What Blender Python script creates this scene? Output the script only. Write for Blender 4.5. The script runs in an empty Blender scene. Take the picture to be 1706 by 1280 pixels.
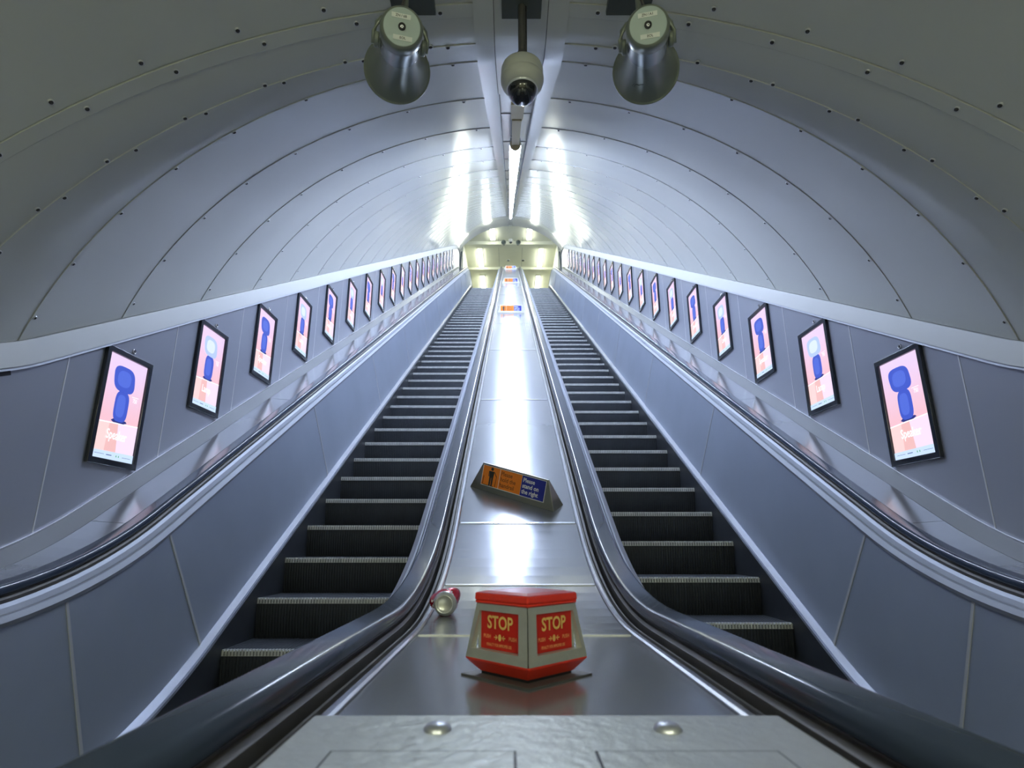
import bpy, math, random
from math import sin, cos, tan, pi, radians, sqrt
from mathutils import Vector, Matrix, Euler
random.seed(7)
C = bpy.context.scene.collection
sc = bpy.context.scene

# ------------------------------------------------------------------ camera, world, exposure
CZ = 1.064                      # lens height above the lower landing floor
cam_d = bpy.data.cameras.new('camera')
cam = bpy.data.objects.new('camera', cam_d); C.objects.link(cam)
cam_d.sensor_width = 36.0
cam_d.lens = 963.0/1706.0*36.0
cam_d.clip_start = 0.02; cam_d.clip_end = 200
cam.location = (-0.040, 0, CZ)
cam.rotation_euler = (radians(90+15.37), 0, 0)
cam_d.shift_x = 4/1706
cam_d.dof.use_dof = True
cam_d.dof.focus_distance = 3.6
cam_d.dof.aperture_fstop = 6.5
sc.camera = cam

w = bpy.data.worlds.new('world'); sc.world = w; w.use_nodes = True
w.node_tree.nodes['Background'].inputs[0].default_value = (0.55, 0.6, 0.5, 1)
w.node_tree.nodes['Background'].inputs[1].default_value = 0.02
sc.view_settings.view_transform = 'Standard'
sc.view_settings.look = 'None'
sc.view_settings.exposure = 0.12
sc.view_settings.gamma = 1.0
sc.view_settings.use_curve_mapping = False

TUBE_POWER = 215.0               # vault tubes
HALL_POWER = 21.0               # upper landing lamps
LOW_POWER = 44                 # lamps over the lower landing

# ------------------------------------------------------------------ materials
def srgb(r, g, b):
    f = lambda c: (c/255/12.92) if c/255 <= 0.04045 else ((c/255+0.055)/1.055)**2.4
    return (f(r), f(g), f(b), 1)

def mat(name, col, rough=0.5, metal=0.0, bump=0.0, bscale=20.0, stretch=(1, 1, 1), var=0.0, vscale=3.0,
        rvar=0.0, coat=0.0, spec=0.5, detail=4.0):
    m = bpy.data.materials.new(name); m.use_nodes = True
    nt = m.node_tree; b = nt.nodes['Principled BSDF']
    b.inputs['Base Color'].default_value = col
    b.inputs['Roughness'].default_value = rough
    b.inputs['Metallic'].default_value = metal
    b.inputs['Specular IOR Level'].default_value = spec
    b.inputs['Coat Weight'].default_value = coat
    tc = nt.nodes.new('ShaderNodeTexCoord')
    mp = nt.nodes.new('ShaderNodeMapping'); mp.inputs['Scale'].default_value = stretch
    nt.links.new(tc.outputs['Object'], mp.inputs['Vector'])
    if var > 0 or rvar > 0:
        n = nt.nodes.new('ShaderNodeTexNoise'); n.inputs['Scale'].default_value = vscale
        n.inputs['Detail'].default_value = 6
        nt.links.new(mp.outputs[0], n.inputs['Vector'])
        if var > 0:
            r = nt.nodes.new('ShaderNodeMix'); r.data_type = 'RGBA'
            r.inputs[6].default_value = [c*(1-var) for c in col[:3]]+[1]
            r.inputs[7].default_value = [min(1, c*(1+var)) for c in col[:3]]+[1]
            nt.links.new(n.outputs['Fac'], r.inputs[0]); nt.links.new(r.outputs[2], b.inputs['Base Color'])
        if rvar > 0:
            mr = nt.nodes.new('ShaderNodeMapRange')
            mr.inputs[1].default_value = 0.3; mr.inputs[2].default_value = 0.7
            mr.inputs[3].default_value = max(0.02, rough-rvar); mr.inputs[4].default_value = rough+rvar
            nt.links.new(n.outputs['Fac'], mr.inputs[0]); nt.links.new(mr.outputs[0], b.inputs['Roughness'])
    if bump > 0:
        n2 = nt.nodes.new('ShaderNodeTexNoise'); n2.inputs['Scale'].default_value = bscale
        n2.inputs['Detail'].default_value = detail
        nt.links.new(mp.outputs[0], n2.inputs['Vector'])
        bp = nt.nodes.new('ShaderNodeBump'); bp.inputs['Strength'].default_value = bump
        bp.inputs['Distance'].default_value = 0.01
        nt.links.new(n2.outputs['Fac'], bp.inputs['Height']); nt.links.new(bp.outputs[0], b.inputs['Normal'])
    return m

def emis(name, col, strength, base=None, col2=None):
    m = bpy.data.materials.new(name); m.use_nodes = True
    nt = m.node_tree; b = nt.nodes['Principled BSDF']
    b.inputs['Base Color'].default_value = base or (0.02, 0.02, 0.02, 1)
    b.inputs['Roughness'].default_value = 0.25
    b.inputs['Emission Color'].default_value = col
    b.inputs['Emission Strength'].default_value = strength
    if col2:
        tc = nt.nodes.new('ShaderNodeTexCoord'); sp = nt.nodes.new('ShaderNodeSeparateXYZ')
        nt.links.new(tc.outputs['Generated'], sp.inputs[0])
        cr = nt.nodes.new('ShaderNodeValToRGB')
        cr.color_ramp.elements[0].color = col; cr.color_ramp.elements[0].position = 0.4
        cr.color_ramp.elements[1].color = col2; cr.color_ramp.elements[1].position = 0.95
        nt.links.new(sp.outputs['Z'], cr.inputs[0]); nt.links.new(cr.outputs[0], b.inputs['Emission Color'])
    return m

M = {}
M['vault'] = mat('vault_enamel', (0.66, 0.67, 0.645, 1), 0.15, 0.0, bump=0.5, bscale=1.3, var=0.03, vscale=1.2, detail=1)
M['vault_flat'] = mat('vault_satin', (0.35, 0.355, 0.35, 1), 0.4, 0.0, var=0.04)
M['wall'] = mat('wall_panel_grey', (0.30, 0.315, 0.37, 1), 0.36, 0.25, var=0.05, vscale=1.5)
M['pale'] = mat('pale_trim', (0.66, 0.67, 0.69, 1), 0.35, 0.4)
M['steel'] = mat('brushed_steel', (0.60, 0.615, 0.66, 1), 0.36, 0.85, bump=0.12, bscale=5, var=0.07, vscale=2.5, detail=5)
M['deck'] = mat('deck_steel', (0.33, 0.34, 0.365, 1), 0.19, 0.6, bump=0.10, bscale=6, stretch=(1.5, 0.6, 0.6), var=0.07, vscale=2, detail=2)
M['panel'] = mat('balustrade_steel', (0.36, 0.405, 0.50, 1), 0.40, 0.45, bump=0.06, bscale=3, var=0.12, vscale=2.2)
M['plate'] = mat('plate_grey', (0.50, 0.52, 0.50, 1), 0.42, 0.6, bump=0.2, bscale=60, var=0.1, vscale=12)
M['mould'] = mat('moulding_steel', (0.30, 0.32, 0.37, 1), 0.5, 0.4, var=0.1, vscale=5)
M['strip'] = mat('cover_strip', (0.50, 0.51, 0.54, 1), 0.45, 0.3)
M['bright'] = mat('bright_trim', (0.72, 0.73, 0.77, 1), 0.22, 0.9)
M['dark'] = mat('dark_gap', (0.02, 0.02, 0.022, 1), 0.5, 0.3, var=0.3, vscale=15)
M['skirt'] = mat('skirt_dark', (0.045, 0.05, 0.058, 1), 0.4, 0.4, var=0.3, vscale=8)
M['rubber'] = mat('handrail_rubber', (0.034, 0.048, 0.080, 1), 0.2, 0.0, bump=0.02, bscale=4, coat=0.12, spec=0.5)
M['guide'] = mat('guide_metal', (0.13, 0.125, 0.12, 1), 0.5, 0.6, var=0.35, vscale=10)
M['riser'] = mat('step_riser', (0.028, 0.033, 0.042, 1), 0.5, 0.3, var=0.4, vscale=8)
M['tread'] = mat('step_tread', (0.07, 0.078, 0.09, 1), 0.55, 0.4, var=0.3, vscale=20)
M['nosing'] = mat('step_nosing', (0.62, 0.63, 0.62, 1), 0.45, 0.3, var=0.4, vscale=14)
M['screw'] = mat('screw_dark', (0.05, 0.05, 0.05, 1), 0.5, 0.5)
M['olive'] = mat('olive_paint', (0.62, 0.53, 0.30, 1), 0.5)
M['hall'] = mat('hall_cream', (0.72, 0.72, 0.57, 1), 0.45, 0.0, var=0.05)
M['floor'] = mat('floor_tile', (0.16, 0.16, 0.15, 1), 0.5, var=0.2, vscale=6)
M['tube'] = emis('tube_glow', (0.64, 0.76, 1.0, 1), TUBE_POWER)
M['hall_tube'] = emis('hall_tube_glow', (0.95, 1.0, 0.90, 1), HALL_POWER)
M['low_tube'] = emis('lower_tube_glow', (0.97, 1.0, 0.74, 1), LOW_POWER)
M['cap_clear'] = mat('lamp_collar', (0.75, 0.77, 0.8, 1), 0.15, 0.3)
M['frame'] = mat('screen_frame', (0.018, 0.022, 0.03, 1), 0.18, 0.2)
M['horn'] = mat('horn_grey', (0.235, 0.26, 0.22, 1), 0.30, 0.3, var=0.1, vscale=8)
M['horn_body'] = mat('horn_body', (0.33, 0.36, 0.35, 1), 0.25, 0.5)
M['horn_face'] = mat('horn_face', (0.50, 0.59, 0.57, 1), 0.5)
M['paper'] = mat('label_paper', (0.88, 0.90, 0.86, 1), 0.6)
M['ink'] = mat('ink', (0.03, 0.03, 0.03, 1), 0.6)
M['white'] = mat('white_plastic', (0.55, 0.56, 0.53, 1), 0.4)
M['glass_dark'] = mat('dome_smoked', (0.012, 0.014, 0.018, 1), 0.06, 0.0, coat=1.0)
M['cavity'] = mat('bracket_dark', (0.09, 0.10, 0.085, 1), 0.5, 0.2)
M['red'] = mat('stop_red', (0.72, 0.035, 0.014, 1), 0.30, 0.0, coat=0.3, var=0.12, vscale=15)
M['sred'] = mat('stop_sign_red', (0.52, 0.016, 0.008, 1), 0.45)
M['yellow'] = mat('stop_yellow', (0.75, 0.50, 0.14, 1), 0.5)
M['orange_dull'] = mat('stop_print', (0.78, 0.28, 0.10, 1), 0.5)
M['cast'] = mat('cast_alloy', (0.50, 0.51, 0.47, 1), 0.38, 0.5, bump=0.15, bscale=60, var=0.12, vscale=20)
M['sign_metal'] = mat('sign_steel', (0.34, 0.34, 0.30, 1), 0.33, 0.75, bump=0.06, bscale=8, var=0.1, vscale=6)
M['orange'] = mat('sign_orange', (0.92, 0.25, 0.014, 1), 0.5)
M['blue'] = mat('sign_blue', (0.02, 0.03, 0.33, 1), 0.5)
M['swhite'] = mat('sign_white', (0.82, 0.83, 0.85, 1), 0.5)
M['sink'] = mat('sign_brown_ink', (0.20, 0.05, 0.01, 1), 0.5)
M['can_red'] = mat('can_red', (0.50, 0.012, 0.03, 1), 0.25, 0.35, coat=0.3)
M['alu'] = mat('can_alu', (0.70, 0.71, 0.68, 1), 0.3, 0.6)
# advert pictures: backlit, so these give off light
AE = 1.05
M['a_bg'] = emis('advert_pink', srgb(238, 190, 204), AE, col2=srgb(228, 204, 240))
M['a_tile'] = emis('advert_peach', srgb(244, 208, 208), AE)
M['a_tile2'] = emis('advert_salmon', srgb(234, 184, 184), AE)
M['a_lilac'] = emis('advert_lilac', srgb(240, 218, 248), AE)
M['a_line'] = emis('advert_white', srgb(252, 248, 255), AE*1.1)
M['a_blue'] = emis('advert_blue', srgb(60, 84, 196), AE)
M['a_blue2'] = emis('advert_blue_light', srgb(78, 104, 212), AE)
M['a_navy'] = emis('advert_navy', srgb(36, 44, 120), AE)
M['a_shade'] = emis('advert_lit_shade', srgb(178, 198, 246), AE)
M['a_shade2'] = emis('advert_lit_centre', srgb(214, 228, 255), AE)
M['a_strip'] = emis('advert_strip', srgb(198, 220, 252), AE)
M['a_green'] = emis('advert_green', srgb(90, 170, 120), AE)
M['a_ink'] = emis('advert_ink', srgb(90, 110, 160), AE)

# ------------------------------------------------------------------ mesh helper
class MB:
    def __init__(s): s.v = []; s.f = []; s.m = []; s.mats = []; s.sm = []
    def mi(s, m):
        if m not in s.mats: s.mats.append(m)
        return s.mats.index(m)
    def add(s, verts, faces, m, smooth=False, tf=None):
        o = len(s.v); i = s.mi(m)
        if tf: verts = [tf(v) for v in verts]
        s.v += [tuple(v) for v in verts]
        for f in faces: s.f.append([o+k for k in f]); s.m.append(i); s.sm.append(smooth)
    def box(s, a, b, m, tf=None):
        x0, y0, z0 = a; x1, y1, z1 = b
        vs = [(x0,y0,z0),(x1,y0,z0),(x1,y1,z0),(x0,y1,z0),(x0,y0,z1),(x1,y0,z1),(x1,y1,z1),(x0,y1,z1)]
        s.add(vs, [(0,3,2,1),(4,5,6,7),(0,1,5,4),(1,2,6,5),(2,3,7,6),(3,0,4,7)], m, False, tf)
    def lathe(s, prof, m, tf=None, n=32, smooth=True, cap0=False, cap1=False):
        # prof: [(r, z)] about local z
        vs = []; fs = []
        for r, z in prof:
            for k in range(n):
                a = 2*pi*k/n; vs.append((r*cos(a), r*sin(a), z))
        for i in range(len(prof)-1):
            for k in range(n):
                k2 = (k+1) % n
                fs.append((i*n+k, i*n+k2, (i+1)*n+k2, (i+1)*n+k))
        if cap0: fs.append(tuple(reversed(range(n))))
        if cap1: fs.append(tuple((len(prof)-1)*n+k for k in range(n)))
        s.add(vs, fs, m, smooth, tf)
    def tube(s, pts, r, m, n=12, smooth=True):
        pts = [Vector(p) for p in pts]; vs = []; fs = []
        for i, p in enumerate(pts):
            d = (pts[min(i+1, len(pts)-1)]-pts[max(i-1, 0)]).normalized()
            up = Vector((0,0,1)) if abs(d.z) < .9 else Vector((0,1,0))
            a = d.cross(up).normalized(); b = a.cross(d)
            for k in range(n):
                t = 2*pi*k/n; vs.append(p+a*r*cos(t)+b*r*sin(t))
        for i in range(len(pts)-1):
            for k in range(n):
                k2 = (k+1) % n; fs.append((i*n+k, i*n+k2, (i+1)*n+k2, (i+1)*n+k))
        fs.append(tuple(reversed(range(n)))); fs.append(tuple((len(pts)-1)*n+k for k in range(n)))
        s.add(vs, fs, m, smooth)
    def prism(s, poly, d0, d1, m, tf=None):
        # poly in (x, z), extruded along local y from d0 to d1
        n = len(poly)
        vs = [(x, d0, z) for x, z in poly]+[(x, d1, z) for x, z in poly]
        fs = [tuple(range(n)), tuple(reversed(range(n, 2*n)))]
        for k in range(n):
            k2 = (k+1) % n; fs.append((k, n+k, n+k2, k2))
        s.add(vs, fs, m, False, tf)
    def build(s, name, parent=None, bevel=0, loc=None):
        me = bpy.data.meshes.new(name); me.from_pydata(s.v, [], s.f)
        for m in s.mats: me.materials.append(m)
        me.polygons.foreach_set('material_index', s.m)
        me.polygons.foreach_set('use_smooth', s.sm)
        me.update()
        o = bpy.data.objects.new(name, me); C.objects.link(o)
        if parent: o.parent = parent
        if loc: o.location = loc
        if bevel:
            b = o.modifiers.new('bevel', 'BEVEL'); b.width = bevel; b.segments = 2; b.limit_method = 'ANGLE'
        return o

def thing(name, label, cat, loc=(0,0,0), rot=(0,0,0), group=None):
    o = bpy.data.objects.new(name, None); C.objects.link(o); o.empty_display_size = .1
    o.location = loc; o.rotation_euler = rot; o['label'] = label; o['category'] = cat
    if group: o['group'] = group
    return o
def struct(o): o['kind'] = 'structure'; return o
def copy_tree(o, parent=None):
    c = o.copy(); C.objects.link(c)
    if parent: c.parent = parent
    for ch in list(o.children): copy_tree(ch, c)
    return c

def text2d(body, size=1.0, bold=0.0, align='CENTER', space=1.0):
    cu = bpy.data.curves.new('t', 'FONT'); cu.body = body; cu.size = size; cu.offset = bold
    cu.align_x = align; cu.align_y = 'CENTER'; cu.resolution_u = 3; cu.space_line = 0.95; cu.space_character = space
    ob = bpy.data.objects.new('t', cu); C.objects.link(ob)
    dg = bpy.context.evaluated_depsgraph_get()
    me = bpy.data.meshes.new_from_object(ob.evaluated_get(dg))
    vs = [(v.co.x, v.co.y) for v in me.vertices]; fs = [tuple(p.vertices) for p in me.polygons]
    bpy.data.objects.remove(ob); bpy.data.meshes.remove(me); bpy.data.curves.remove(cu)
    return vs, fs

# ------------------------------------------------------------------ the path everything follows
# deck plane: flat, concave bend, 30 degree rise, convex crest, flat.  s runs along it, w is the perpendicular height above it.
DZ = -0.241+CZ
S1, R1 = 1.685, 2.56
A = pi/6
S2 = S1+R1*A
Y2, Z2 = S1+R1*sin(A), DZ+R1*(1-cos(A))
Y3 = 21.6
S3 = S2+(Y3-Y2)/cos(A)
Z3 = Z2+(Y3-Y2)*tan(A)
R2 = 3.4
S4 = S3+R2*A
Y4, Z4 = Y3+R2*sin(A), Z3+R2*(1-cos(A))
STOP = S4+6.0
def frame(s):
    if s < S1: return s, DZ, 0.0
    if s < S2:
        t = (s-S1)/R1; return S1+R1*sin(t), DZ+R1*(1-cos(t)), t
    if s < S3:
        return Y2+(s-S2)*cos(A), Z2+(s-S2)*sin(A), A
    if s < S4:
        t = A-(s-S3)/R2; return Y3+R2*(sin(A)-sin(t)), Z3+R2*(cos(t)-cos(A)), t
    return Y4+(s-S4), Z4, 0.0
def P(x, w, s):
    y, z, t = frame(s); return (x, y-w*sin(t), z+w*cos(t))
def arange_s(a, b):
    out = [a]
    def seg(lo, hi, n):
        for k in range(n+1):
            v = lo+(hi-lo)*k/n
            if a < v < b: out.append(v)
    seg(S1, S2, 14); seg(S3, S4, 14)
    out.append(b); out = sorted(set(round(v, 6) for v in out)); return out
def sweep(mb, prof, s0, s1, m, closed=True, smooth=False, wfun=None, rev=False):
    ss = arange_s(s0, s1); n = len(prof); vs = []; fs = []
    for s in ss:
        for x, w_ in prof: vs.append(P(x, w_, s))
    for i in range(len(ss)-1):
        for k in range(n if closed else n-1):
            k2 = (k+1) % n; fs.append((i*n+k, (i+1)*n+k, (i+1)*n+k2, i*n+k2))
    if closed:
        fs.append(tuple(range(n))); fs.append(tuple((len(ss)-1)*n+k for k in reversed(range(n))))
    mb.add(vs, fs, m, smooth)
def slab(p0, p1, th):
    # closed profile of a plate from p0 to p1 with thickness th to its right
    dx, dw = p1[0]-p0[0], p1[1]-p0[1]; L = sqrt(dx*dx+dw*dw); nx, nw = dw/L*th, -dx/L*th
    return [p0, p1, (p1[0]+nx, p1[1]+nw), (p0[0]+nx, p0[1]+nw)]
def mir(prof, sgn): return [(sgn*x, w_) for x, w_ in prof]
def rrect(cx, cw, wd, ht, r, n=5):
    out = []
    for (sx, sw, a0) in ((1, 1, 0), (-1, 1, 90), (-1, -1, 180), (1, -1, 270)):
        for k in range(n+1):
            a = radians(a0+90*k/n); out.append((cx+sx*(wd/2-r)+r*cos(a), cw+sw*(ht/2-r)+r*sin(a)))
    return out

SB = -1.4           # everything starts this far behind the lens
joints = [SB, 0.93-1.3, S1, 2.345, 3.01]
k = 3.01
while k+2.2 < STOP: k += 2.2; joints.append(k)
joints.append(STOP)

# ------------------------------------------------------------------ setting: vault, side walls, landing, upper hall
VR, VN = 2.75, -2.07+1.394          # vault radius, its centre height above the deck plane
WF = 0.925                          # springing
a_f = math.acos((WF-VN)/VR)
S_END = 25.83
def vaultpt(a, off=0.0): return ((VR-off)*sin(a), VN+(VR-off)*cos(a))
rings = [-3.6, -2.7, -1.8, -0.95, -0.1, 0.74, 1.60, 2.185, 2.905]
k = 3.66
while k < S_END-0.3: rings.append(k); k += 0.86
rings.append(S_END)
mb = MB(); NA = 56
CH = 0.165   # half width of the crown channel flange
for i in range(len(rings)-1):
    r0, r1 = rings[i], rings[i+1]
    L = r1-r0; fl = min(0.055, L*.3)
    prof = [(r0, -0.005), (r0+.0005, 0.004), (r0+fl, 0.004), (r0+fl+0.004, 0.0), (r1-0.003, 0.0), (r1-0.0025, -0.006)]
    if L > 0.5:
        mids = [r0+fl+0.004+(r1-0.01-r0-fl)*q/6 for q in range(1, 6)]
        prof = prof[:4]+[(q, 0.0) for q in mids]+prof[4:]
    for side in (-1, 1):
        a0 = math.asin(CH/VR)-.01; vs = []; fs = []
        for s, off in prof:
            for j in range(NA+1):
                a = a0+(a_f-a0)*j/NA; x, w_ = vaultpt(a, off); vs.append(P(side*x, w_, s))
        for q in range(len(prof)-1):
            for j in range(NA):
                fs.append((q*(NA+1)+j, q*(NA+1)+j+1, (q+1)*(NA+1)+j+1, (q+1)*(NA+1)+j))
        # sharp breaks at the laps, smooth otherwise
        mb.add(vs, fs, M['vault'], True)
ceiling = struct(mb.build('ceiling'))
bm_sh = ceiling.data
# mark lap edges sharp
es = ceiling.modifiers.new('split', 'EDGE_SPLIT'); es.split_angle = radians(20)

# outer shell behind the panels, closes the tunnel
mb = MB()
prof = [vaultpt(-a_f+2*a_f*j/40, -0.12) for j in range(41)]
prof = [(-2.32, -2.3)]+[(-2.32, 0.9)]+prof+[(2.32, 0.9)]+[(2.32, -2.3)]
sweep(mb, prof, -3.6, S_END-0.02, M['dark'], closed=False)
struct(mb.build('wall_outer'))

# crown channel: two flanges and a recessed tray
mb = MB()
wa = vaultpt(math.asin(CH/VR))[1]
s_list = [-3.6, 1.685-0.02]
for sg in (-1, 1):
    sweep(mb, mir([(0.098, wa-0.004), (CH+0.004, wa-0.012), (CH+0.004, wa+0.03), (0.098, wa+0.03)], sg), -3.6, S_END, M['vault'])
sweep(mb, [(-0.096, wa-0.001), (0.096, wa-0.001), (0.096, wa+.02), (-0.096, wa+.02)], -3.6, 3.58, M['vault'])
sweep(mb, [(-0.099, wa+0.055), (0.099, wa+0.055), (0.099, wa+.07), (-0.099, wa+.07)], 3.58, S_END, M['vault'])
for sg in (-1, 1):
    sweep(mb, mir([(0.094, wa+0.0), (0.0985, wa+0.0), (0.0985, wa+.06), (0.094, wa+.06)], sg), 3.58, S_END, M['pale'])
q = 4.35
while q < S_END:
    sweep(mb, [(-0.094, wa+0.050), (0.094, wa+0.050), (0.094, wa+.056), (-0.094, wa+.056)], q, q+0.006, M['pale']); q += 1.15
ch = mb.build('trim_crown', ceiling)
ch['label'] = 'pale flat channel along the crown of the vault'

# screws in the panel laps
spots = []
for i, r in enumerate(rings[4:19]):
    for row in (0.028, -0.045):
        if row < 0 and i > 3: continue
        for side in (-1, 1):
            for j in range(9):
                a = 0.10+0.115*j+(0.03 if row < 0 else 0)
                if a > a_f-.03: continue
                spots.append((side, a+random.uniform(-.006, .006), r+row))
spots.sort(key=lambda t: abs(t[2]-1.8))
def screw_mb(mb, side, a, s):
    x, w_ = vaultpt(a, 0.006 if True else 0)
    c = Vector(P(side*x, w_, s)); _, _, t = frame(s)
    n = Vector((-side*sin(a), cos(a)*sin(t), -cos(a)*cos(t))).normalized()
    rot = n.to_track_quat('Z', 'Y').to_matrix().to_4x4(); T = Matrix.Translation(c)@rot
    tf = lambda v: T@Vector(v)
    mb.lathe([(0.010, -0.004), (0.010, 0.001), (0.0075, 0.0015)], M['pale'], tf, 10)
    mb.lathe([(0.0072, -0.002), (0.0065, 0.003), (0.0005, 0.0042)], M['screw'], tf, 10)
for side, a, s in spots[:96]:
    mb = MB(); screw_mb(mb, side, a, s); mb.build('screw', ceiling)
mb = MB()
for side, a, s in spots[96:]: screw_mb(mb, side, a, s)
o = mb.build('screws', ceiling); o['kind'] = 'stuff'

# side walls: grey screen-panel walls, pale band above, bright bead below
WX = 2.20
for side, nm in ((-1, 'left'), (1, 'right')):
    mb = MB(); sg = side
    sweep(mb, mir(slab((WX, 0.06), (WX, 0.87), 0.05), sg), -3.6, S_END, M['wall'])
    wl = struct(mb.build('wall_'+nm))
    mb = MB(); sweep(mb, mir([(WX-.028, 0.825), (WX+0.0, 0.93), (WX+.07, 0.93), (WX+.05, 0.83)], sg), -3.6, S_END, M['vault_flat'])
    sweep(mb, mir([(WX-.026, 0.812), (WX-.018, 0.826), (WX+.01, 0.826), (WX+.01, 0.815)], sg), -3.6, S_END, M['wall'])
    struct(mb.build('trim_band_'+nm))
    mb = MB(); sweep(mb, mir(rrect(WX-.006, 0.066, 0.014, 0.012, .004, 2), sg), -3.6, S_END, M['bright'])
    struct(mb.build('trim_bead_'+nm))
    # black strip painting the shade of a gap under the band, lower end
    mb = MB(); vs = []
    g0, g1 = -3.6, 3.1
    sweep(mb, mir([(WX-.004, 0.79), (WX-.004, 0.828), (WX+.01, 0.828), (WX+.01, 0.79)], sg), -3.6, 2.75, M['dark'])
    struct(mb.build('trim_gap_shade_'+nm))
    # pale upright joints between the wall panels
    off = 0.0 if side < 0 else 0.045
    for kk in range(-3, 22):
        y = 2.70+off+0.835*kk
        mb = MB()
        # solve s at this y for both heights
        def at(wv):
            lo, hi = -3.6, STOP
            for _ in range(50):
                md = (lo+hi)/2
                if P(0, wv, md)[1] < y: lo = md
                else: hi = md
            return P(0, wv, (lo+hi)/2)[2]
        z0, z1 = at(0.07), at(0.822)
        x0, x1 = sorted((sg*(WX-.002), sg*(WX+.004)))
        mb.box((x0, y-.0035, z0), (x1, y+.0035, z1), M['pale'])
        if P(0, 0.5, S_END)[1] > y: mb.build('joint_strip', wl)

# lower landing floor and back wall
mb = MB(); mb.box((-2.3, -3.6, -0.12), (2.3, 2.0, 0.0), M['floor'])
struct(mb.build('floor'))
mb = MB(); mb.box((-2.4, -3.7, -0.12), (2.4, -3.6, 3.1), M['hall'])
struct(mb.build('wall_back'))

# upper hall
ZU = Z4-0.805
HC = CZ+13.3; YA = P(0, 0, S_END)[1]-.2
mb = MB(); mb.box((-3.2, Y4+1.0, ZU-.15), (3.2, 45, ZU), M['floor']); struct(mb.build('floor_upper'))
mb = MB()
mb.box((-3.3, 22.46, HC), (3.3, 46, HC+1.5), M['hall'])
hc = struct(mb.build('ceiling_upper'))
mb = MB()
for x in (-.55, .55):
    mb.box((x-.004, 23.4, HC-.004), (x+.004, 27, HC), M['cavity'])
mb.build('joint_strip', hc)
for sg, nm in ((-1, 'upper_left'), (1, 'upper_right')):
    mb = MB(); mb.box((min(sg*2.12, sg*2.3), YA+.8, ZU), (max(sg*2.12, sg*2.3), 45, HC+.1), M['hall'])
    struct(mb.build('wall_'+nm))
mb = MB(); mb.box((-3.3, 45, ZU-.1), (3.3, 45.2, HC+.1), M['hall']); struct(mb.build('wall_far'))
# downstand beams
for i, (yb, dp) in enumerate(((23.75, .16), (26.30, .14), (31.5, .14))):
    mb = MB(); mb.box((-2.12, yb, HC-dp), (2.12, yb+.30, HC), M['hall']); struct(mb.build('trim_beam_%d' % (i+1)))
# dark curved frame where the side walls end
for sg, nm in ((-1, 'left'), (1, 'right')):
    mb = MB()
    for j in range(8):
        w0 = 0.05+j*.11; x = WX-.03-0.03*(j/7)**2*2
        sweep(mb, mir([(x-.02, w0), (x+.05, w0), (x+.05, w0+.112), (x-.02-.006*(j/7), w0+.112)], sg), S_END, S_END+.25, M['cavity'])
    struct(mb.build('trim_frame_'+nm))

# ------------------------------------------------------------------ escalators
STW = -0.805      # nosing line below deck plane
def z_step(y):
    r1, r2 = R1-STW, R2+STW
    if y < S1: return DZ+STW
    if y < S1+r1*sin(A): return DZ+STW+r1-sqrt(r1*r1-(y-S1)**2)
    ye = Y3-STW*sin(A)
    if y < ye: return Z2+(y-Y2)*tan(A)+STW/cos(A)
    yc = Y4; d = yc-y
    if d > 0: return Z4-R2+sqrt(r2*r2-d*d)
    return Z4+STW

def make_step_meshes(parent, cx):
    mb = MB()
    # tread with cleats (long ridges), 0.4 deep
    n = 56; W = 1.0; x0 = -W/2
    mb.box((x0, 0.0, -0.03), (x0+W, 0.405, -0.008), M['tread'])
    for k in range(n):
        xa = x0+W*(k+.2)/n; xb = x0+W*(k+.75)/n
        mb.box((xa, 0.02, -0.008), (xb, 0.405, 0.0), M['tread'])
    # curved riser with cleats
    vs = []; fs = []; m = 7
    for j in range(m+1):
        q = j/m; z = -0.028-q*0.21; y = 0.006+0.030*q*q
        for k in range(n):
            xa = x0+W*k/n; xm = xa+W*.55/n
            vs += [(xa, y, z), (xm, y, z), (xm, y+.005, z), (xa+W/n, y+.005, z)]
    c = 4*n
    for j in range(m):
        for k in range(c-1):
            fs.append((j*c+k, (j+1)*c+k, (j+1)*c+k+1, j*c+k+1))
    mb.add(vs, fs, M['riser'])
    mb.box((x0, 0.045, -0.235), (x0+W, 0.06, -0.03), M['riser'])
    step = mb.build('step', parent)
    mb = MB()
    mb.box((x0, 0.0, -0.032), (x0+W, 0.012, -0.006), M['nosing'])
    for k in range(n):
        xa = x0+W*(k+.15)/n; xb = x0+W*(k+.7)/n
        mb.box((xa, -0.002, -0.03), (xb, 0.028, 0.001), M['nosing'])
    nos = mb.build('nosing', step)
    nos['label'] = 'worn pale nosing with fine teeth'
    return step

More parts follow.
